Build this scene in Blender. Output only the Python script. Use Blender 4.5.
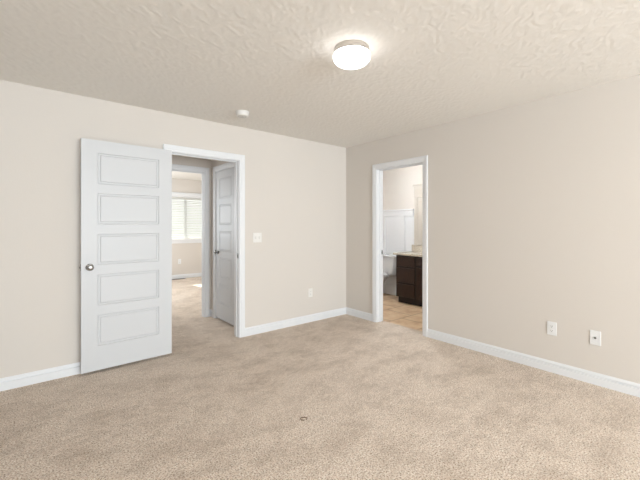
import bpy, bmesh, math, random
from mathutils import Vector, Matrix, noise as mnoise

random.seed(4)
for o in list(bpy.data.objects):
    bpy.data.objects.remove(o, do_unlink=True)
scene = bpy.context.scene
COL = scene.collection
PI = math.pi

# ------------------------------------------------------------------ camera
cam_d = bpy.data.cameras.new('camera')
cam = bpy.data.objects.new('camera', cam_d)
COL.objects.link(cam)
cam.location = (-3.533, -3.689, 1.296)
cam.rotation_euler = (PI / 2, 0, math.radians(50.56 - 90))
cam_d.sensor_width = 36.0
cam_d.lens = 346.3 / 640 * 36.0
cam_d.shift_y = -14.4 / 640
cam_d.clip_start = 0.05
scene.camera = cam

# ------------------------------------------------------------------ world, sun, added window fill, exposure
world = bpy.data.worlds.new('sky')
scene.world = world
world.use_nodes = True
wn = world.node_tree.nodes['Background']
wn.inputs['Color'].default_value = (1.0, 0.99, 0.97, 1)
wn.inputs['Strength'].default_value = 2.0

sun_d = bpy.data.lights.new('sun', 'SUN')
sun_d.energy = 20.0
sun_d.angle = math.radians(0.6)
sun_d.color = (1.0, 0.96, 0.9)
sun = bpy.data.objects.new('sun', sun_d)
COL.objects.link(sun)
SUN_DIR = Vector((0.25, -1.12, -0.965)).normalized()
sun.rotation_euler = SUN_DIR.to_track_quat('-Z', 'Y').to_euler()
sun.location = (-2, 8, 6)


def area(name, loc, direction, sx, sy, energy, color=(1, 1, 1)):
    d = bpy.data.lights.new(name, 'AREA')
    d.shape = 'RECTANGLE'
    d.size = sx
    d.size_y = sy
    d.energy = energy
    d.color = color
    o = bpy.data.objects.new(name, d)
    COL.objects.link(o)
    o.location = loc
    o.rotation_euler = Vector(direction).to_track_quat('-Z', 'Y').to_euler()
    return o


# area lamps added at unseen windows, tuned to fill the rooms
area('window_fill_south', (-2.30, -8.87, 1.25), (0, 1, 0.35), 3.25, 1.85, 435, (0.838, 0.920, 1.0))  # added fill, aimed upward to lift the ceiling
area('window_fill_far_west', (-3.07, 3.3, 1.45), (1, 0, 0), 1.35, 1.15, 80, (0.86, 0.94, 1.0))  # added fill for the far room

scene.view_settings.view_transform = 'Standard'
scene.view_settings.look = 'None'
scene.view_settings.gamma = 1.0
scene.view_settings.use_curve_mapping = False
scene.view_settings.exposure = -0.18


# ------------------------------------------------------------------ materials
def srgb(r, g, b):
    def f(c):
        c /= 255.0
        return c / 12.92 if c <= 0.04045 else ((c + 0.055) / 1.055) ** 2.4
    return (f(r), f(g), f(b), 1.0)


def base_mat(name, col, rough=0.5, metal=0.0, spec=0.5):
    m = bpy.data.materials.new(name)
    m.use_nodes = True
    nt = m.node_tree
    b = nt.nodes['Principled BSDF']
    b.inputs['Base Color'].default_value = col
    b.inputs['Roughness'].default_value = rough
    b.inputs['Metallic'].default_value = metal
    b.inputs['Specular IOR Level'].default_value = spec
    return m, nt, b


def noise(nt, scale, detail=2.0, rough=0.5, vec=None, stretch=None, rot=0.0):
    tc = nt.nodes.new('ShaderNodeTexCoord')
    mp = nt.nodes.new('ShaderNodeMapping')
    nt.links.new(tc.outputs['Object'], mp.inputs['Vector'])
    if stretch:
        mp.inputs['Scale'].default_value = stretch
    mp.inputs['Rotation'].default_value = (0, 0, rot)
    n = nt.nodes.new('ShaderNodeTexNoise')
    n.inputs['Scale'].default_value = scale
    n.inputs['Detail'].default_value = detail
    n.inputs['Roughness'].default_value = rough
    nt.links.new(mp.outputs['Vector'], n.inputs['Vector'])
    return n


def ramp(nt, fac, stops):
    r = nt.nodes.new('ShaderNodeValToRGB')
    els = r.color_ramp.elements
    while len(els) < len(stops):
        els.new(0.5)
    for e, (p, c) in zip(els, stops):
        e.position = p
        e.color = c
    nt.links.new(fac, r.inputs['Fac'])
    return r


def bump(nt, b, height, strength, dist):
    bp = nt.nodes.new('ShaderNodeBump')
    bp.inputs['Strength'].default_value = strength
    bp.inputs['Distance'].default_value = dist
    nt.links.new(height, bp.inputs['Height'])
    nt.links.new(bp.outputs['Normal'], b.inputs['Normal'])
    return bp


def mix(nt, a, b, fac, mode='MIX'):
    m = nt.nodes.new('ShaderNodeMix')
    m.data_type = 'RGBA'
    m.blend_type = mode
    for s, v in ((6, a), (7, b), (0, fac)):
        if hasattr(v, 'links') or isinstance(v, bpy.types.NodeSocket):
            nt.links.new(v, m.inputs[s])
        else:
            m.inputs[s].default_value = v
    return m.outputs[2]


M = {}
# wall paint with a light orange peel
m, nt, b = base_mat('wall_paint', srgb(224.3, 217.3, 209.8), 0.75, 0, 0.25)
n = noise(nt, 70, 3)
bump(nt, b, n.outputs['Fac'], 0.10, 0.004)
M['wall'] = m
# ceiling with a trowelled knock-down texture
m, nt, b = base_mat('ceiling_paint', srgb(240, 236, 230), 0.9, 0, 0.15)
n2 = noise(nt, 90, 2)
bump(nt, b, n2.outputs['Fac'], 0.15, 0.004)
M['ceiling'] = m
# white trim and doors
M['trim'] = base_mat('trim_paint', srgb(238, 239, 241), 0.38, 0, 0.4)[0]
M['door'] = base_mat('door_paint', srgb(216, 217, 219), 0.42, 0, 0.4)[0]
# carpet
m, nt, b = base_mat('carpet', (0.5, 0.4, 0.3, 1), 1.0, 0, 0.0)
fine = noise(nt, 112, 3, 0.75)
mid = noise(nt, 24, 4, 0.65)
big = noise(nt, 3.2, 6, 0.68, stretch=(1, 1.5, 1), rot=0.6)
c1 = ramp(nt, fine.outputs['Fac'], [(0.355, srgb(155, 131, 111)), (0.485, srgb(235, 214, 195)), (0.595, srgb(255, 248, 238))])
c2 = ramp(nt, mid.outputs['Fac'], [(0.32, (0.85, 0.835, 0.81, 1)), (0.62, (1, 1, 1, 1))])
c3 = ramp(nt, big.outputs['Fac'], [(0.34, (0.80, 0.775, 0.75, 1)), (0.56, (1, 1, 1, 1))])
x = mix(nt, c1.outputs['Color'], c2.outputs['Color'], 1.0, 'MULTIPLY')
x = mix(nt, x, c3.outputs['Color'], 1.0, 'MULTIPLY')
nt.links.new(x, b.inputs['Base Color'])
h = mix(nt, fine.outputs['Fac'], mid.outputs['Fac'], 0.4)
bump(nt, b, h, 0.7, 0.012)
b.inputs['Sheen Weight'].default_value = 0.15
M['carpet'] = m
# bathroom tile
m, nt, b = base_mat('floor_tile', (0.5, 0.4, 0.3, 1), 0.35, 0, 0.5)
tc = nt.nodes.new('ShaderNodeTexCoord')
mp = nt.nodes.new('ShaderNodeMapping')
mp.inputs['Location'].default_value = (0.015, 0.66, 0)
nt.links.new(tc.outputs['Object'], mp.inputs['Vector'])
br = nt.nodes.new('ShaderNodeTexBrick')
br.offset = 0.5
br.inputs['Color1'].default_value = (1, 1, 1, 1)
br.inputs['Color2'].default_value = (0.9, 0.88, 0.86, 1)
br.inputs['Mortar'].default_value = (0.62, 0.54, 0.46, 1)
br.inputs['Scale'].default_value = 1.0
br.inputs['Mortar Size'].default_value = 0.010
br.inputs['Mortar Smooth'].default_value = 0.2
br.inputs['Brick Width'].default_value = 0.46
br.inputs['Row Height'].default_value = 0.46
nt.links.new(mp.outputs['Vector'], br.inputs['Vector'])
cl = noise(nt, 5, 5, 0.6)
cr = ramp(nt, cl.outputs['Fac'], [(0.3, srgb(204, 164, 124)), (0.5, srgb(228, 196, 160)), (0.7, srgb(240, 216, 186))])
x = mix(nt, cr.outputs['Color'], br.outputs['Color'], 1.0, 'MULTIPLY')
nt.links.new(x, b.inputs['Base Color'])
M['tile'] = m
# brushed nickel, dark metal
m, nt, b = base_mat('brushed_nickel', srgb(160, 158, 155), 0.26, 1.0)
n = noise(nt, 120, 2, stretch=(1, 1, 12))
bump(nt, b, n.outputs['Fac'], 0.05, 0.001)
M['nickel'] = m
M['band'] = base_mat('light_nickel', srgb(205, 200, 194), 0.32, 1.0)[0]
M['latch'] = base_mat('latch_metal', srgb(150, 146, 140), 0.55, 1.0)[0]
M['dark_metal'] = base_mat('dark_metal', srgb(92, 90, 88), 0.4, 1.0)[0]
# plastics
M['plate'] = base_mat('plate_plastic', srgb(240, 240, 240), 0.35, 0, 0.5)[0]
M['almond'] = base_mat('switch_plastic', srgb(243, 240, 235), 0.35, 0, 0.5)[0]
M['slot'] = base_mat('slot_dark', srgb(45, 42, 40), 0.6)[0]
M['detector'] = base_mat('detector_plastic', srgb(238, 236, 232), 0.4, 0, 0.5)[0]
M['grille'] = base_mat('detector_grille', srgb(218, 215, 210), 0.6)[0]
# porcelain
M['porcelain'] = base_mat('porcelain', srgb(226, 226, 226), 0.12, 0, 0.6)[0]
M['seat'] = base_mat('toilet_seat_plastic', srgb(232, 232, 232), 0.25, 0, 0.5)[0]
# espresso wood
m, nt, b = base_mat('espresso_wood', srgb(44, 27, 19), 0.38, 0, 0.5)
n = noise(nt, 9, 5, 0.6, stretch=(1, 12, 1))
cr = ramp(nt, n.outputs['Fac'], [(0.3, srgb(36, 21, 15)), (0.7, srgb(60, 39, 28))])
nt.links.new(cr.outputs['Color'], b.inputs['Base Color'])
M['espresso'] = m
M['toe_gap'] = base_mat('toe_gap_board', srgb(32, 20, 15), 0.6)[0]  # also on the cabinet body, painting shade into the drawer gaps
# granite
m, nt, b = base_mat('granite', (0.6, 0.55, 0.5, 1), 0.18, 0, 0.5)
n = noise(nt, 55, 4, 0.7)
cr = ramp(nt, n.outputs['Fac'], [(0.32, srgb(120, 104, 88)), (0.46, srgb(205, 194, 178)), (0.6, srgb(228, 220, 206)), (0.72, srgb(168, 152, 132))])
nt.links.new(cr.outputs['Color'], b.inputs['Base Color'])
M['granite'] = m
M['cream'] = base_mat('cream_paint', srgb(205, 197, 186), 0.45, 0, 0.4)[0]
M['mirror'] = base_mat('mirror_silver', (0.9, 0.9, 0.9, 1), 0.02, 1.0)[0]
m, nt, b = base_mat('blind_vinyl', srgb(240, 240, 238), 0.5, 0, 0.3)
nt.nodes.remove(nt.nodes['Principled BSDF'])
out = nt.nodes['Material Output']
df = nt.nodes.new('ShaderNodeBsdfDiffuse')
df.inputs['Color'].default_value = srgb(245, 245, 243)
tl = nt.nodes.new('ShaderNodeBsdfTranslucent')
tl.inputs['Color'].default_value = srgb(240, 240, 236)
mx = nt.nodes.new('ShaderNodeMixShader')
mx.inputs['Fac'].default_value = 0.4
nt.links.new(df.outputs[0], mx.inputs[1])
nt.links.new(tl.outputs[0], mx.inputs[2])
nt.links.new(mx.outputs[0], out.inputs['Surface'])
M['blind'] = m
# glass: clear pane
m = bpy.data.materials.new('window_glass')
m.use_nodes = True
nt = m.node_tree
nt.nodes.clear()
out = nt.nodes.new('ShaderNodeOutputMaterial')
tr = nt.nodes.new('ShaderNodeBsdfTransparent')
tr.inputs['Color'].default_value = (0.95, 0.97, 0.96, 1)
gl = nt.nodes.new('ShaderNodeBsdfGlossy')
gl.inputs['Roughness'].default_value = 0.02
fr = nt.nodes.new('ShaderNodeFresnel')
fr.inputs['IOR'].default_value = 1.35
mx = nt.nodes.new('ShaderNodeMixShader')
nt.links.new(fr.outputs['Fac'], mx.inputs['Fac'])
nt.links.new(tr.outputs['BSDF'], mx.inputs[1])
nt.links.new(gl.outputs['BSDF'], mx.inputs[2])
nt.links.new(mx.outputs['Shader'], out.inputs['Surface'])
M['glass'] = m


def emitter(name, col, strength):
    m, nt, b = base_mat(name, (0.9, 0.9, 0.88, 1), 0.3)
    b.inputs['Emission Color'].default_value = col
    b.inputs['Emission Strength'].default_value = strength
    return m


M['lamp'] = emitter('lamp_diffuser', (1.0, 0.985, 0.975, 1), 5.5)
M['hall_fill_lamp'] = emitter('hall_fill_glass', (1.0, 0.98, 0.95, 1), 23.0)  # glow of the added, unseen hall lamp
M['bath_fill_lamp'] = emitter('bathroom_fill_glass', (0.90, 0.955, 1.0, 1), 112.0)  # glow of the added, unseen bathroom lamp


# ------------------------------------------------------------------ helpers
class MB:
    def __init__(self):
        self.bm = bmesh.new()

    def box(self, a, b, bev=0.0, seg=2):
        bm2 = bmesh.new()
        bmesh.ops.create_cube(bm2, size=1.0)
        for v in bm2.verts:
            v.co = Vector(((a[i] + b[i]) / 2 + v.co[i] * (b[i] - a[i])) for i in range(3))
        if bev > 0:
            bmesh.ops.bevel(bm2, geom=bm2.edges[:], offset=bev, segments=seg, profile=0.5, affect='EDGES')
        self.merge(bm2)
        return self

    def merge(self, bm2, mat=None):
        if mat is not None:
            bm2.transform(mat)
        me = bpy.data.meshes.new('tmp')
        bm2.to_mesh(me)
        bm2.free()
        self.bm.from_mesh(me)
        bpy.data.meshes.remove(me)

    def lathe(self, prof, n=48, mat=None):
        """prof: list of (radius, height), turned about z"""
        bm2 = bmesh.new()
        rings = []
        for r, z in prof:
            if r < 1e-6:
                rings.append([bm2.verts.new((0, 0, z))])
            else:
                rings.append([bm2.verts.new((r * math.cos(2 * PI * k / n), r * math.sin(2 * PI * k / n), z)) for k in range(n)])
        for A, B in zip(rings, rings[1:]):
            if len(A) == 1 and len(B) == 1:
                continue
            for k in range(n):
                k2 = (k + 1) % n
                if len(A) == 1:
                    bm2.faces.new((A[0], B[k2], B[k]))
                elif len(B) == 1:
                    bm2.faces.new((A[k], A[k2], B[0]))
                else:
                    bm2.faces.new((A[k], A[k2], B[k2], B[k]))
        for R in (rings[0], rings[-1]):
            if len(R) > 1:
                bm2.faces.new(R)
        bmesh.ops.recalc_face_normals(bm2, faces=bm2.faces[:])
        self.merge(bm2, mat)
        return self

    def loft(self, rings, cap=True):
        bm2 = bmesh.new()
        vs = [[bm2.verts.new(p) for p in R] for R in rings]
        n = len(rings[0])
        for A, B in zip(vs, vs[1:]):
            for k in range(n):
                bm2.faces.new((A[k], A[(k + 1) % n], B[(k + 1) % n], B[k]))
        if cap:
            bm2.faces.new(vs[0])
            bm2.faces.new(vs[-1])
        bmesh.ops.recalc_face_normals(bm2, faces=bm2.faces[:])
        self.merge(bm2)
        return self

    def build(self, name, mat, parent=None, smooth=False, loc=None, rot=None):
        me = bpy.data.meshes.new(name)
        bmesh.ops.recalc_face_normals(self.bm, faces=self.bm.faces[:])
        self.bm.to_mesh(me)
        self.bm.free()
        me.materials.append(mat)
        o = bpy.data.objects.new(name, me)
        COL.objects.link(o)
        if smooth:
            for p in me.polygons:
                p.use_smooth = True
            me.set_sharp_from_angle(angle=math.radians(38))
        if parent:
            o.parent = parent
        if loc is not None:
            o.location = loc
        if rot is not None:
            o.rotation_euler = rot
        return o


def empty(name, loc=(0, 0, 0), rz=0.0, rot=None):
    o = bpy.data.objects.new(name, None)
    o.empty_display_size = 0.1
    COL.objects.link(o)
    o.location = loc
    o.rotation_euler = rot if rot else (0, 0, rz)
    return o


def tag(o, label=None, cat=None, group=None, kind=None):
    if label:
        o['label'] = label
    if cat:
        o['category'] = cat
    if group:
        o['group'] = group
    if kind:
        o['kind'] = kind
    return o


def struct(o, label, cat):
    return tag(o, label, cat, None, 'structure')


def frame_mat(O, u, n):
    """local x runs along the wall (u), local y points out of the wall (n), z up"""
    u = Vector(u)
    n = Vector(n)
    z = Vector((0, 0, 1))
    m = Matrix.Identity(4)
    for i in range(3):
        m[i][0], m[i][1], m[i][2], m[i][3] = u[i], n[i], z[i], O[i]
    return m


def wall(name, lo, hi, axis, openings, label, mat='wall', H=2.44):
    """axis-aligned wall box lo..hi (x0,y0)-(x1,y1), openings along axis: (a, b, z0, z1)"""
    mb = MB()
    s, e = lo[axis], hi[axis]
    cuts = sorted(openings)

    def piece(a, b, z0, z1):
        if b - a < 1e-4 or z1 - z0 < 1e-4:
            return
        p = [lo[0], lo[1], z0]
        q = [hi[0], hi[1], z1]
        p[axis], q[axis] = a, b
        mb.box(p, q)
    x = s
    for a, b, z0, z1 in cuts:
        piece(x, a, 0, H)
        piece(a, b, 0, z0)
        piece(a, b, z1, H)
        x = b
    piece(x, e, 0, H)
    return struct(mb.build(name, M[mat]), label, 'wall')


BASE_PROF = [(0, 0), (0.0145, 0), (0.0145, 0.062), (0.0060, 0.0650), (0.0060, 0.0745), (0.0135, 0.0765), (0.0115, 0.084), (0.0065, 0.0925), (0.0045, 0.098), (0, 0.098)]


def prism(mb, prof, P, Q, n):
    """sweep profile (d out of wall, z) from P to Q"""
    n = Vector(n)
    P = Vector(P)
    Q = Vector(Q)
    mb.loft([[p + n * d + Vector((0, 0, z)) for d, z in prof] for p in (P, Q)])


def baseboard(name, runs, label, prof=BASE_PROF):
    mb = MB()
    for P, Q, n in runs:
        prism(mb, prof, P, Q, n)
    return struct(mb.build(name, M['trim']), label, 'baseboard')


CASE_W = 0.066
CASE_PROF = [(0, 0), (0, 0.0085), (0.003, 0.0105), (0.022, 0.0115), (0.026, 0.0145), (0.032, 0.0155), (0.058, 0.0175), (0.064, 0.0165), (0.066, 0.0135), (0.066, 0)]


def casing_bm(w, h, rev=0.006, base=0.0):
    """U-shaped mitred casing in local wall coordinates, standing out along +y"""
    mb = MB()
    x0, x1, zt = -rev, w + rev, h + rev
    rings = []
    for k in range(4):
        ring = []
        for d, t in CASE_PROF:
            if k == 0:
                ring.append((x0 - d, t, base))
            elif k == 1:
                ring.append((x0 - d, t, zt + d))
            elif k == 2:
                ring.append((x1 + d, t, zt + d))
            else:
                ring.append((x1 + d, t, base))
        rings.append([Vector(p) for p in ring])
    mb.loft(rings)
    return mb


JT = 0.018   # jamb board thickness


def door_frame(name, O, u, n, w, h, thick, label, stop_y, back=True, strike=None):
    """casing + jambs. local y: 0 at wall face, -thick at its back"""
    r = empty(name)
    r.matrix_world = frame_mat(O, u, n)
    struct(r, label, 'door frame')
    casing_bm(w, h).build('casing', M['trim'], r)
    if back:
        mb = casing_bm(w, h)
        for v in mb.bm.verts:
            v.co.y = -thick - v.co.y
        mb.build('casing', M['trim'], r)
    for a, b in ((-JT, 0), (w, w + JT)):
        MB().box((a, -thick, 0), (b, 0, h + JT)).build('jamb', M['trim'], r)
    MB().box((0, -thick, h), (w, 0, h + JT)).build('head_jamb', M['trim'], r)
    if stop_y is not None:
        mb = MB()
        y0, y1 = stop_y
        mb.box((0, y0, 0), (0.011, y1, h - 0.011), 0.002, 1)
        mb.box((w - 0.011, y0, 0), (w, y1, h - 0.011), 0.002, 1)
        mb.box((0, y0, h - 0.011), (w, y1, h), 0.002, 1)
        mb.build('door_stop', M['trim'], r)
    if strike:
        side, yc, z = strike
        xa, xb = (-0.001, 0.0018) if side == 0 else (w - 0.0018, w + 0.001)
        o = MB().box((xa, yc - 0.014, z - 0.029), (xb, yc + 0.014, z + 0.029), 0.0008, 1).build('strike_plate', M['nickel'], r)
        o['label'] = 'metal strike plate'
        xa, xb = (0.0016, 0.0022) if side == 0 else (w - 0.0022, w - 0.0016)
        MB().box((xa, yc - 0.007, z - 0.014), (xb, yc + 0.007, z + 0.014)).build('strike_hole', M['slot'], o)
    return r


PANELS = [(1.661, 1.936), (1.307, 1.581), (0.949, 1.221), (0.590, 0.864), (0.235, 0.507)]


def panel_door(name, w, label, knob_side=1, zb=0.022, ht=2.026, st=0.12, t=0.035):
    """five panel door; local x 0 at hinge side .. w, y centred, z from floor"""
    r = empty(name)
    struct(r, label, 'door')
    z0, z1 = zb, zb + ht
    mb = MB()
    y = t / 2
    mb.box((0, -y, z0), (st, y, z1))
    mb.box((w - st, -y, z0), (w, y, z1))
    edges = [z0] + [v for p in reversed(PANELS) for v in p] + [z1]
    for a, b in zip(edges[0::2], edges[1::2]):
        mb.box((st, -y, a), (w - st, y, b))
    mb.build('leaf', M['door'], r)
    steps = [(0, 0), (0.0035, 0.0070), (0.0065, 0.0035), (0.019, 0.0030), (0.0220, 0.0070), (0.0255, 0.001), (0.028, 0.001)]
    for a, b in PANELS:
        pb = MB()
        rings = []
        seq = [(i, y - d) for i, d in reversed(steps)] + [(i, -(y - d)) for i, d in steps]
        for i, yy in seq:
            rings.append([Vector((st + i, yy, a + i)), Vector((w - st - i, yy, a + i)), Vector((w - st - i, yy, b - i)), Vector((st + i, yy, b - i))])
        pb.loft(rings)
        pb.build('panel', M['door'], r)
    # knobs either side
    kx = w - 0.062 if knob_side else 0.062
    for s in (1, -1):
        rot = Matrix.Translation((kx, s * y, 0.934)) @ Matrix.Rotation(-s * PI / 2, 4, 'X')
        kb = MB().lathe([(0.0, 0.0), (0.031, 0.0), (0.031, 0.004), (0.027, 0.008), (0.0125, 0.009), (0.0115, 0.020), (0.017, 0.025),
                         (0.0245, 0.030), (0.0275, 0.037), (0.0265, 0.044), (0.021, 0.0495), (0.011, 0.052), (0.0, 0.0525)], 36, rot)
        o = kb.build('door_knob', M['nickel'], r, True)
        o['label'] = 'round satin nickel knob'
    ex = w if knob_side else 0.0
    sx = 1 if knob_side else -1
    a, b = sorted((ex - 0.0005 * sx, ex + 0.0015 * sx))
    o = MB().box((a, -0.0125, 0.905), (b, 0.0125, 0.963), 0.0006, 1).build('latch_plate', M['latch'], r)
    a, b = sorted((ex, ex + 0.011 * sx))
    MB().box((a, -0.006, 0.925), (b, 0.006, 0.943), 0.002, 1).build('latch_bolt', M['latch'], o)
    return r


# ------------------------------------------------------------------ the structure
XW, YS = -4.15, -8.80          # west and south wall faces; south set far back for evener light
# floor (carpet) and bathroom floor
mb = MB()
mb.box((-4.35, -9.00, -0.12), (0.13, 1.133, 0))
mb.box((-4.35, 1.133, -0.12), (1.25, 5.25, 0))
struct(mb.build('floor', M['carpet']), 'beige speckled carpet running through the bedroom, hall and far room', 'floor')
struct(MB().box((0.13, -1.75, -0.12), (1.80, 1.10, -0.004)).build('floor_bathroom', M['tile']), 'tan stone tile floor beyond the right doorway', 'floor')
# ceiling slab with the knock-down texture modelled over the bedroom
cb = bmesh.new()
bmesh.ops.create_cube(cb, size=1.0)
for v in cb.verts:
    v.co = Vector(((-4.35 + 1.85) / 2 + v.co.x * 6.20, (-9.0 + 5.25) / 2 + v.co.y * 14.25, 2.501 + v.co.z * 0.12))
CS = 0.0085
nx, ny = int(4.15 / CS), int(4.30 / CS)
ca, sa = math.cos(math.radians(35)), math.sin(math.radians(35))
rows = []
for j_ in range(ny + 1):
    row = []
    y_ = -4.30 + 4.30 * j_ / ny
    for i_ in range(nx + 1):
        x_ = -4.15 + 4.15 * i_ / nx
        u_, w_ = ca * x_ + sa * y_, -sa * x_ + ca * y_
        wp = mnoise.noise((x_ * 9, y_ * 9, 3.1))
        n_ = mnoise.noise((u_ * 27 + wp * 1.1, w_ * 44 + wp * 1.6, 0.7)) + 0.35 * mnoise.noise((u_ * 40, w_ * 62, 5.2))
        t_ = min(1.0, max(0.0, (n_ + 0.22) / 0.60))
        row.append(cb.verts.new((x_, y_, 2.4400 - 0.0016 * t_ * t_ * (3 - 2 * t_))))
    rows.append(row)
for j_ in range(ny):
    for i_ in range(nx):
        cb.faces.new((rows[j_][i_], rows[j_ + 1][i_], rows[j_ + 1][i_ + 1], rows[j_][i_ + 1])).smooth = True
cme = bpy.data.meshes.new('ceiling')
cb.to_mesh(cme)
cb.free()
cme.materials.append(M['ceiling'])
ceil_o = bpy.data.objects.new('ceiling', cme)
COL.objects.link(ceil_o)
struct(ceil_o, 'off white ceiling with a knockdown texture', 'ceiling')

NX0, NW, NH = -2.470, 0.755, 2.045          # doorway to the hall
wall('wall_left', (-4.27, 0.0), (0.0, 0.12), 0, [(NX0 - JT, NX0 + NW + JT, 0, NH + JT)], 'beige wall on the left with the doorway to the hall')
EY0, EW, EH = -1.299, 0.703, 2.043          # doorway to the bathroom
wall('wall_right', (0.0, YS - 0.12), (0.12, 1.02), 1, [(EY0 - JT, EY0 + EW + JT, 0, EH + JT)], 'beige wall on the right with the narrow bathroom doorway')
wall('wall_south', (-4.27, YS - 0.12), (0.0, YS), 0, [(-3.95, -0.65, 0.3, 2.2)], 'beige wall behind the camera with an added wide window')
wall('wall_west', (-4.27, YS), (XW, 0.0), 1, [], 'beige wall to the left of the camera')
# hall
HX0, HW, HH = -2.443, 0.755, 2.045
wall('wall_hall_far', (-4.27, 1.133), (1.20, 1.223), 0, [(HX0 - JT, HX0 + HW + JT, 0, HH + JT)], 'beige hall wall with the doorway to the far room')
CY0, CW = 0.358, 0.605
wall('wall_hall_end', (-1.585, 0.12), (-1.465, 1.133), 1, [(CY0 - JT, CY0 + CW + JT, 0, NH + JT)], 'beige end wall of the hall around the closed door')
wall('wall_hall_west', (-4.27, 0.12), (XW, 1.133), 1, [], 'beige wall at the hidden end of the hall')
# far room
WX0, WX1, WZ0, WZ1 = -1.235, -0.010, 0.965, 1.990
wall('wall_far', (-3.12, 5.05), (1.20, 5.20), 0, [(WX0, WX1, WZ0, WZ1)], 'beige far wall with the blind covered window')
wall('wall_far_west', (-3.12, 1.223), (-3.0, 5.05), 1, [(2.6, 4.0, 0.85, 2.05)], 'beige side wall of the far room with an added window')
wall('wall_far_east', (1.08, 1.223), (1.20, 5.05), 1, [], 'beige right side wall of the far room')
# bathroom
BX = 1.64
wall('wall_bathroom_back', (BX, -1.72), (BX + 0.12, 1.02), 1, [], 'beige bathroom wall above the white wainscot')
wall('wall_bathroom_left', (0.12, 0.90), (BX, 1.02), 0, [], 'beige bathroom wall on the left of the toilet')
wall('wall_bathroom_right', (0.12, -1.72), (BX, -1.60), 0, [], 'beige bathroom wall on the right of the vanity')

# door frames
door_frame('trim_1', (NX0 + NW, 0, 0), (-1, 0, 0), (0, -1, 0), NW, NH, 0.12, 'white door casing and jamb around the hall doorway', (-0.075, -0.040), True, (0, -0.022, 0.945))
door_frame('trim_2', (0, EY0, 0), (0, 1, 0), (-1, 0, 0), EW, EH, 0.12, 'white door casing and jamb around the bathroom doorway', (-0.080, -0.045), True, (1, -0.098, 0.934))
door_frame('trim_3', (HX0 + HW, 1.133, 0), (-1, 0, 0), (0, -1, 0), HW, HH, 0.09, 'white door casing around the far room doorway seen across the hall', (-0.070, -0.035), True, (0, -0.075, 0.95))
door_frame('trim_4', (-1.585, CY0, 0), (0, 1, 0), (-1, 0, 0), CW, NH, 0.12, 'white door casing around the closed door at the hall end', (-0.075, -0.040), False)

# baseboards
cw = CASE_W + 0.006
baseboard('baseboard_left', [((XW, 0, 0), (NX0 - cw, 0, 0), (0, -1, 0)), ((NX0 + NW + cw, 0, 0), (0, 0, 0), (0, -1, 0))], 'white moulded baseboard along the left wall')
baseboard('baseboard_right', [((0, EY0 + EW + cw, 0), (0, 0, 0), (-1, 0, 0)), ((0, YS, 0), (0, EY0 - cw, 0), (-1, 0, 0))], 'white moulded baseboard along the right wall')
baseboard('baseboard_south', [((XW, YS, 0), (0, YS, 0), (0, 1, 0))], 'white baseboard along the wall behind the camera')
baseboard('baseboard_west', [((XW, YS, 0), (XW, 0, 0), (1, 0, 0))], 'white baseboard along the wall left of the camera')
baseboard('baseboard_hall', [((HX0 + HW + cw, 1.133, 0), (-1.585, 1.133, 0), (0, -1, 0)), ((-1.585, CY0 + CW + cw, 0), (-1.585, 1.133, 0), (-1, 0, 0)),
                             ((-1.585, 0.12, 0), (-1.585, CY0 - cw, 0), (-1, 0, 0)), ((XW, 1.133, 0), (HX0 - cw, 1.133, 0), (0, -1, 0))], 'short white baseboards around the end of the hall')
baseboard('baseboard_far', [((-3.0, 5.05, 0), (1.08, 5.05, 0), (0, -1, 0)), ((1.08, 1.223, 0), (1.08, 5.05, 0), (-1, 0, 0)), ((-3.0, 1.223, 0), (-3.0, 5.05, 0), (1, 0, 0))], 'white baseboard under the window of the far room')

# unseen windows added to light the two rooms (frame, sash bars, glass)


def plain_window(name, O, u, n, w, h, label, thick=0.12):
    r = empty(name)
    r.matrix_world = frame_mat(O, u, n)
    struct(r, label, 'window')
    f = MB()
    ft = 0.045
    y0, y1 = -thick + 0.005, -thick + 0.05
    f.box((0, y0, 0), (ft, y1, h))
    f.box((w - ft, y0, 0), (w, y1, h))
    f.box((ft, y0, 0), (w - ft, y1, ft))
    f.box((ft, y0, h - ft), (w - ft, y1, h))
    f.build('window_frame', M['trim'], r)
    MB().box((w / 2 - 0.03, y0, ft), (w / 2 + 0.03, y1, h - ft)).build('mullion', M['trim'], r)
    for a, b in ((ft, w / 2 - 0.03), (w / 2 + 0.03, w - ft)):
        MB().box((a, y0 + 0.018, ft), (b, y0 + 0.022, h - ft)).build('pane', M['glass'], r)
    return r


plain_window('added_window_2', (-3.95, YS, 0.3), (1, 0, 0), (0, 1, 0), 3.3, 1.9, 'wide white framed window added behind the camera for light')  # unseen window, placed and sized for the bedroom light
plain_window('added_window_3', (-3.0, 2.6, 0.85), (0, 1, 0), (1, 0, 0), 1.4, 1.2, 'white framed window added in the side wall of the far room for light')  # unseen window put in to carry the far room fill

# window of the far room with its white trim
w1 = plain_window('window_1', (WX0, 5.05, WZ0), (1, 0, 0), (0, -1, 0), WX1 - WX0, WZ1 - WZ0, 'bright two pane window in the far room seen through both doorways', 0.15)
ww, wh = WX1 - WX0, WZ1 - WZ0
hd = MB()
hd.box((-0.085, 0, wh), (ww + 0.085, 0.019, wh + 0.095), 0.003, 1)
hd.box((-0.10, 0, wh + 0.095), (ww + 0.10, 0.032, wh + 0.118), 0.003, 1)
hd.build('head_casing', M['trim'], w1)
for a, b in ((-0.075, 0), (ww, ww + 0.075)):
    MB().box((a, 0, 0), (b, 0.018, wh), 0.003, 1).build('side_casing', M['trim'], w1)
MB().box((-0.10, -0.085, -0.022), (ww + 0.10, 0.045, 0.0), 0.004, 2).build('window_sill', M['trim'], w1)
MB().box((-0.075, 0, -0.105), (ww + 0.075, 0.018, -0.022), 0.003, 1).build('apron', M['trim'], w1)
for v in list(w1.children):
    pass

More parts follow.
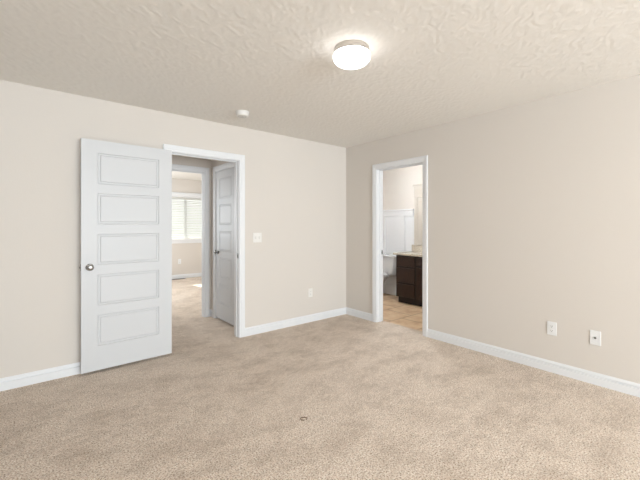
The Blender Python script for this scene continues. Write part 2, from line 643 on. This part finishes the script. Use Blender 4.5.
# ------------------------------------------------------------------ doors
d1 = panel_door('door_1', 0.751, 'white five panel door standing open flat against the left wall')
ang = math.atan2(-0.020, -0.751)
nrm = Vector((math.sin(ang), -math.cos(ang), 0))
# the face seen runs from (-2.478,-0.073) to (-3.229,-0.093); leaf centre lies 17.5 mm behind it
face_n = Vector((0.0266, -0.9996, 0))
d1.location = Vector((-2.478, -0.073, 0)) - face_n * 0.0175
d1.rotation_euler = (0, 0, ang)
for z in (0.22, 1.03, 1.86):
    hb = MB()
    hb.lathe([(0.0, -0.045), (0.0055, -0.045), (0.0055, 0.045), (0.0, 0.045)], 16, Matrix.Translation((-0.004, -0.022, z)))
    hb.box((0.0, -0.0185, z - 0.044), (0.028, -0.0172, z + 0.044))
    hb.build('hinge', M['nickel'], d1)

d2 = panel_door('door_2', CW - 0.006, 'narrow white five panel door closed at the right end of the hall', 1, 0.022, 2.018, 0.11)
d2.location = (-1.585 + 0.0205, CY0 + 0.003, 0)
d2.rotation_euler = (0, 0, PI / 2)

# ------------------------------------------------------------------ bathroom wainscot and baseboard
ws = empty('trim_5')
struct(ws, 'white board and batten wainscot behind the toilet', 'wainscot')
y0, y1 = -0.018, 0.899
MB().box((BX - 0.006, 0.034, 0.0), (BX, y1, 0.96)).box((BX - 0.006, y0, 0.96), (BX, y1, 1.565)).build('backing_board', M['trim'], ws)
mb = MB()
mb.box((BX - 0.028, y0, 1.475), (BX - 0.006, y1, 1.567), 0.0015, 1)
mb.box((BX - 0.044, y0 - 0.004, 1.567), (BX, y1, 1.590), 0.003, 1)
mb.build('top_rail', M['trim'], ws)
for a, b in ((0.166, 0.254), (0.616, 0.704)):
    MB().box((BX - 0.028, a, 0.16), (BX - 0.006, b, 1.475), 0.0015, 1).build('batten', M['trim'], ws)
MB().box((BX - 0.022, 0.034, 0.0), (BX - 0.006, y1, 0.16), 0.003, 1).build('bottom_rail', M['trim'], ws)

# ------------------------------------------------------------------ vanity
VF = 1.185                       # face of the drawers
VL, VR = 0.030, -1.25           # left and right ends (y)
v = empty('bathroom_vanity', (VF, 0, 0))
tag(v, 'dark espresso wooden vanity with three drawers beyond the right doorway', 'vanity')
ox = lambda a, b: (tuple(a[i] - (VF if i == 0 else 0) for i in range(3)), tuple(b[i] - (VF if i == 0 else 0) for i in range(3)))


def vbox(a, b, bev=0.0, mb=None):
    mb = mb or MB()
    mb.box(*ox(a, b), bev, 2)
    return mb


mb = vbox((VF + 0.018, VR, 0.10), (BX - 0.021, VL, 0.800))
mb.build('cabinet_body', M['toe_gap'], v)  # dark colour stands in for shade between the fronts
vbox((VF + 0.075, VR, -0.004), (BX - 0.021, VL - 0.004, 0.10)).build('toe_kick', M['toe_gap'], v)
for za, zb in ((0.622, 0.780), (0.352, 0.592), (0.112, 0.322)):
    d = vbox((VF, -0.345, za), (VF + 0.018, VL - 0.024, zb), 0.006).build('drawer_front', M['espresso'], v)
for ya, yb in ((-0.800, -0.380), (-1.235, -0.830)):
    vbox((VF, ya, 0.652), (VF + 0.018, yb, 0.780), 0.006).build('false_front', M['espresso'], v)
    mb = MB()
    s = 0.062
    vbox((VF, ya, 0.112), (VF + 0.018, ya + s, 0.622), 0.002, mb)
    vbox((VF, yb - s, 0.112), (VF + 0.018, yb, 0.622), 0.002, mb)
    vbox((VF, ya + s, 0.112), (VF + 0.018, yb - s, 0.112 + s), 0.002, mb)
    vbox((VF, ya + s, 0.622 - s), (VF + 0.018, yb - s, 0.622), 0.002, mb)
    vbox((VF + 0.010, ya + s, 0.112 + s), (VF + 0.016, yb - s, 0.622 - s), 0.0, mb)
    mb.build('cabinet_door', M['espresso'], v)

ct = MB()
ct.box((VF - 0.022, VR - 0.02, 0.801), (BX - 0.001, 0.072, 0.836), 0.006, 3)
ct = ct.build('countertop', M['granite'])
tag(ct, 'pale speckled granite countertop lying on the dark vanity', 'countertop')
bs = MB().box((BX - 0.021, VR - 0.02, 0.836), (BX - 0.001, 0.018, 0.950), 0.003, 2).build('backsplash', M['granite'], ct)

# mirror above the vanity
mr = empty('wall_mirror', (BX, -0.028, 0.955))
tag(mr, 'cream framed mirror standing on the backsplash above the vanity', 'mirror')
MB().box((-0.036, -0.080, 0.0), (-0.001, -0.020, 0.825), 0.004, 2).build('side_frame', M['cream'], mr)
MB().box((-0.036, -1.14, 0.0), (-0.001, -1.08, 0.825), 0.004, 2).build('side_frame', M['cream'], mr)
mb = MB()
mb.box((-0.042, -1.14, 0.825), (-0.001, -0.016, 1.030), 0.004, 2)
mb.box((-0.056, -1.16, 1.030), (-0.001, 0.002, 1.062), 0.004, 2)
mb.build('header_frame', M['cream'], mr)
mb = MB()
mb.box((-0.030, -0.26, 0.0), (-0.001, -0.080, 0.825))
mb.box((-0.030, -1.08, 0.0), (-0.001, -0.90, 0.825))
mb.box((-0.030, -0.90, 0.0), (-0.001, -0.26, 0.12))
mb.box((-0.030, -0.90, 0.72), (-0.001, -0.26, 0.825))
mb.build('inner_frame', M['cream'], mr)
MB().box((-0.010, -0.90, 0.12), (-0.002, -0.26, 0.72)).build('mirror_glass', M['mirror'], mr)

# added bathroom ceiling lamp for fill, hidden from the doorway
bl = empty('bathroom_fill_light', (0.72, -0.35, 2.44))
tag(bl, 'round glass ceiling light added out of sight to brighten the bathroom', 'ceiling light')
MB().lathe([(0.0, 0.0), (0.13, 0.0), (0.13, -0.03), (0.0, -0.03)], 40).build('base_ring', M['nickel'], bl, True)
MB().lathe([(0.14, -0.03), (0.14, -0.05), (0.12, -0.075), (0.07, -0.095), (0.0, -0.10)], 40).build('glass_shade', M['bath_fill_lamp'], bl, True)

# ------------------------------------------------------------------ toilet
TY = 0.500
t = empty('toilet', (BX, TY, -0.004))
tag(t, 'white toilet with a tapered tank beside the dark vanity', 'toilet')


def oval(cx, cy, z, rx, ry, n=40, front=1.0):
    pts = []
    for k in range(n):
        a = 2 * PI * k / n
        c, s = math.cos(a), math.sin(a)
        # egg shape: longer toward -x
        ex = rx * (front if c < 0 else 1.0)
        pts.append(Vector((cx + ex * c, cy + ry * s, z)))
    return pts


def rrect(xc, yc, z, hx, hy, r, n=6):
    pts = []
    for sx, sy, a0 in ((1, 1, 0), (-1, 1, 90), (-1, -1, 180), (1, -1, 270)):
        for k in range(n + 1):
            a = math.radians(a0 + 90 * k / n)
            pts.append(Vector((xc + sx * (hx - r) + r * math.cos(a), yc + sy * (hy - r) + r * math.sin(a), z)))
    return pts


# tank: narrower at the bottom
mb = MB()
rings = []
for z, hy, x_front in ((0.385, 0.165, -0.165), (0.395, 0.178, -0.175), (0.45, 0.190, -0.182), (0.60, 0.212, -0.188), (0.712, 0.224, -0.190)):
    xb = -0.030
    rings.append(rrect((x_front + xb) / 2, 0, z, (xb - x_front) / 2, hy, 0.03))
mb.loft(rings)
mb.build('tank', M['porcelain'], t, True)
mb = MB()
mb.loft([rrect(-0.112, 0, 0.712, 0.084, 0.229, 0.03), rrect(-0.112, 0, 0.716, 0.088, 0.236, 0.034), rrect(-0.112, 0, 0.748, 0.088, 0.236, 0.034), rrect(-0.112, 0, 0.760, 0.080, 0.226, 0.03)])
mb.build('tank_lid', M['porcelain'], t, True)
mb = MB()
mb.lathe([(0, 0), (0.012, 0), (0.012, 0.010), (0, 0.012)], 20, Matrix.Translation((-0.190, 0.13, 0.665)) @ Matrix.Rotation(-PI / 2, 4, 'Y'))
mb.box((-0.204, 0.065, 0.659), (-0.198, 0.135, 0.671), 0.003, 2)
mb.build('flush_lever', M['nickel'], t, True)
# bowl and pedestal
mb = MB()
mb.loft([oval(-0.42, 0, 0.0, 0.14, 0.105, front=1.5), oval(-0.42, 0, 0.04, 0.135, 0.095, front=1.5), oval(-0.42, 0, 0.15, 0.125, 0.088, front=1.5),
         oval(-0.43, 0, 0.25, 0.16, 0.125, front=1.4), oval(-0.42, 0, 0.34, 0.23, 0.175, front=1.2), oval(-0.42, 0, 0.385, 0.235, 0.185, front=1.22), oval(-0.42, 0, 0.395, 0.225, 0.175, front=1.22)])
mb.box((-0.30, -0.09, 0.345), (-0.06, 0.09, 0.386), 0.012, 3)
mb.build('bowl', M['porcelain'], t, True)
mb = MB()
mb.loft([oval(-0.42, 0, 0.396, 0.225, 0.18, front=1.24), oval(-0.42, 0, 0.400, 0.23, 0.186, front=1.24), oval(-0.42, 0, 0.412, 0.23, 0.186, front=1.24), oval(-0.42, 0, 0.416, 0.22, 0.178, front=1.24)])
mb.build('seat', M['seat'], t, True)
mb = MB()
mb.loft([oval(-0.42, 0, 0.417, 0.22, 0.18, front=1.24), oval(-0.42, 0, 0.420, 0.23, 0.185, front=1.24), oval(-0.42, 0, 0.432, 0.228, 0.183, front=1.24), oval(-0.42, 0, 0.438, 0.19, 0.15, front=1.24)])
mb.build('lid', M['seat'], t, True)

# ------------------------------------------------------------------ blind and vent in the far room
bl = empty('window_blind', ((WX0 + WX1) / 2, 5.095, WZ0))
tag(bl, 'white horizontal slat blind hanging in the far room window', 'blind')
bw = (WX1 - WX0) / 2 - 0.006
MB().box((-bw, -0.028, 0.965), (bw, 0.028, 1.024), 0.003, 1).build('head_rail', M['blind'], bl)
mb = MB()
tilt = math.atan2(0.965, 1.12)
z = 0.05
hw = 0.025
while z < 0.95:
    dy, dz = hw * math.cos(tilt), hw * math.sin(tilt)
    ty, tz = -math.sin(tilt) * 0.0013, math.cos(tilt) * 0.0013
    ring = [(-dy - ty, -dz - tz + z), (dy - ty, dz - tz + z), (dy + ty, dz + tz + z), (-dy + ty, -dz + tz + z)]
    mb.loft([[Vector((sx * bw, yy, zz)) for yy, zz in ring] for sx in (-1, 1)])
    z += 0.042
mb.build('slats', M['blind'], bl)
MB().box((-bw, -0.025, 0.006), (bw, 0.025, 0.024), 0.004, 2).build('bottom_rail', M['blind'], bl)
for x in (-0.42, 0.42):
    mb = MB()
    for yy in (-0.024, 0.024):
        mb.box((x - 0.001, yy - 0.001, 0.02), (x + 0.001, yy + 0.001, 0.97))
    mb.build('ladder_cord', M['blind'], bl)

fv = empty('floor_vent', (-0.845, 4.975, 0.0))
tag(fv, 'grey metal floor vent on the carpet under the far window', 'vent')
MB().box((-0.155, -0.055, 0.0), (0.155, 0.055, 0.004), 0.0015, 1).build('vent_plate', M['dark_metal'], fv)
mb = MB()
for k in range(22):
    x = -0.13 + k * 0.26 / 21
    mb.box((x - 0.0035, -0.038, 0.004), (x + 0.0035, 0.038, 0.0045))
mb.build('vent_slots', M['slot'], fv)

# ------------------------------------------------------------------ ceiling light and smoke detector
cl = empty('ceiling_light', (-1.954, -2.092, 2.44))
tag(cl, 'glowing round ceiling light with a white dome and nickel band', 'ceiling light')
MB().lathe([(0.0, 0.0), (0.110, 0.0), (0.110, -0.003), (0.112, -0.006), (0.112, -0.036), (0.110, -0.042), (0.0, -0.042)], 64).build('band', M['band'], cl, True)
MB().lathe([(0.105, -0.040), (0.116, -0.041), (0.1205, -0.047), (0.1205, -0.058), (0.117, -0.072), (0.106, -0.087), (0.084, -0.100), (0.05, -0.109), (0.0, -0.112)], 64).build('glass_shade', M['lamp'], cl, True)

hl = empty('ceiling_light', (-3.10, 0.62, 2.44))  # unseen lamp added to brighten the hall
tag(hl, 'round glass ceiling light added out of sight to brighten the hall', 'ceiling light')
MB().lathe([(0.0, 0.0), (0.112, 0.0), (0.112, -0.036), (0.0, -0.042)], 48).build('band', M['band'], hl, True)
MB().lathe([(0.105, -0.040), (0.1205, -0.047), (0.1205, -0.058), (0.106, -0.087), (0.05, -0.109), (0.0, -0.112)], 48).build('glass_shade', M['hall_fill_lamp'], hl, True)

sd = empty('smoke_detector', (-1.922, -0.500, 2.44))
tag(sd, 'small round white smoke detector on the ceiling near the doorway', 'smoke detector')
MB().lathe([(0.0, 0.0), (0.068, 0.0), (0.069, -0.004), (0.068, -0.011), (0.060, -0.012), (0.0, -0.012)], 48).build('mounting_plate', M['detector'], sd, True)
MB().lathe([(0.0, -0.011), (0.064, -0.012), (0.0625, -0.034), (0.058, -0.042), (0.048, -0.046), (0.0, -0.048)], 48).build('body', M['detector'], sd, True)
MB().lathe([(0.050, -0.0445), (0.044, -0.0480), (0.036, -0.0492), (0.030, -0.0485)], 40).build('sensor_ring', M['grille'], sd, True)
MB().lathe([(0.0, -0.047), (0.009, -0.047), (0.009, -0.0525), (0.0, -0.053)], 20, Matrix.Translation((0.012, -0.012, 0))).build('test_button', M['detector'], sd, True)


# ------------------------------------------------------------------ plates on the walls
def plate_root(name, O, u, n, label, cat):
    r = empty(name)
    r.matrix_world = frame_mat(O, u, n)
    tag(r, label, cat)
    return r


def screw(parent, x, z, mat):
    MB().lathe([(0, 0.0055), (0.0032, 0.0055), (0.0028, 0.0068), (0, 0.007)], 12, Matrix.Rotation(-PI / 2, 4, 'X')).build('screw', mat, parent, True, loc=(x, 0, z))


def outlet(O, u, n, label, mat):
    r = plate_root('wall_outlet', O, u, n, label, 'outlet')
    MB().box((-0.036, 0, -0.059), (0.036, 0.006, 0.059), 0.0025, 2).build('cover_plate', mat, r)
    for s in (-1, 1):
        f = MB()
        f.loft([rr for rr in [[Vector((p.x, 0.004, p.y)) for p in rrect(0, s * 0.0195, 0, 0.0165, 0.0140, 0.009)], [Vector((p.x, 0.0078, p.y)) for p in rrect(0, s * 0.0195, 0, 0.0165, 0.0140, 0.009)]]])
        fo = f.build('socket', mat, r)
        sl = MB()
        z = s * 0.0195
        sl.box((-0.0075, 0.0074, z - 0.001), (-0.0055, 0.0080, z + 0.008))
        sl.box((0.0055, 0.0074, z - 0.001), (0.0075, 0.0080, z + 0.006))
        sl.box((-0.0025, 0.0074, z - 0.009), (0.0025, 0.0080, z - 0.004))
        sl.build('slot', M['slot'], fo)
    screw(r, 0, 0, mat)
    return r


sw = plate_root('light_switch', (-1.4735, 0, 1.152), (-1, 0, 0), (0, -1, 0), 'off white double light switch on the left wall beside the doorway', 'light switch')
MB().box((-0.058, 0, -0.058), (0.058, 0.006, 0.058), 0.0025, 2).build('cover_plate', M['almond'], sw)
for x in (-0.023, 0.023):
    MB().box((x - 0.006, 0.005, -0.013), (x + 0.006, 0.0066, 0.013)).build('toggle_slot', M['grille'], sw)
    tb = MB().box((x - 0.0045, 0.004, -0.004), (x + 0.0045, 0.018, 0.006), 0.0015, 1)
    tb.build('toggle', M['almond'], sw)

outlet((-0.668, 0, 0.392), (-1, 0, 0), (0, -1, 0), 'off white outlet on the left wall near the room corner', M['almond'])
outlet((0, -2.626, 0.386), (0, 1, 0), (-1, 0, 0), 'white duplex outlet on the right wall, left of the cable plate', M['plate'])
outlet((-0.802, 5.05, 0.415), (-1, 0, 0), (0, -1, 0), 'white outlet under the window of the far room', M['plate'])
cp = plate_root('cable_plate', (0, -2.934, 0.380), (0, 1, 0), (-1, 0, 0), 'white cable plate with one dark jack on the right wall', 'cable plate')
MB().box((-0.036, 0, -0.059), (0.036, 0.006, 0.059), 0.0025, 2).build('cover_plate', M['plate'], cp)
rx = Matrix.Rotation(-PI / 2, 4, 'X')
MB().lathe([(0, 0.005), (0.0075, 0.005), (0.0075, 0.009), (0.0055, 0.0095), (0.005, 0.016), (0, 0.016)], 12, rx).build('coaxial_jack', M['dark_metal'], cp, True)
screw(cp, 0, 0.042, M['plate'])
screw(cp, 0, -0.042, M['plate'])

# a curl of loose thread on the carpet
th = MB()
pts = []
for k in range(15):
    a = math.radians(-40 + k * 23)
    pts.append(Vector((0.021 * math.cos(a) * (1 + 0.012 * k), 0.017 * math.sin(a), 0.0030 + 0.0012 * math.sin(k * 0.9))))
rings = []
for k, p in enumerate(pts):
    q = (pts[min(k + 1, 14)] - pts[max(k - 1, 0)]).normalized()
    sd_ = q.cross(Vector((0, 0, 1))).normalized()
    up = sd_.cross(q)
    rings.append([p + sd_ * 0.0024 * math.cos(2 * PI * j / 6) + up * 0.0024 * math.sin(2 * PI * j / 6) for j in range(6)])
th.loft(rings)
th = th.build('carpet_thread', base_mat('thread_brown', srgb(132, 108, 88), 0.9)[0], None, True, loc=(-2.142, -1.829, 0), rot=(0, 0, math.radians(-40)))
tag(th, 'small brown curl of thread lying on the open beige carpet', 'thread')
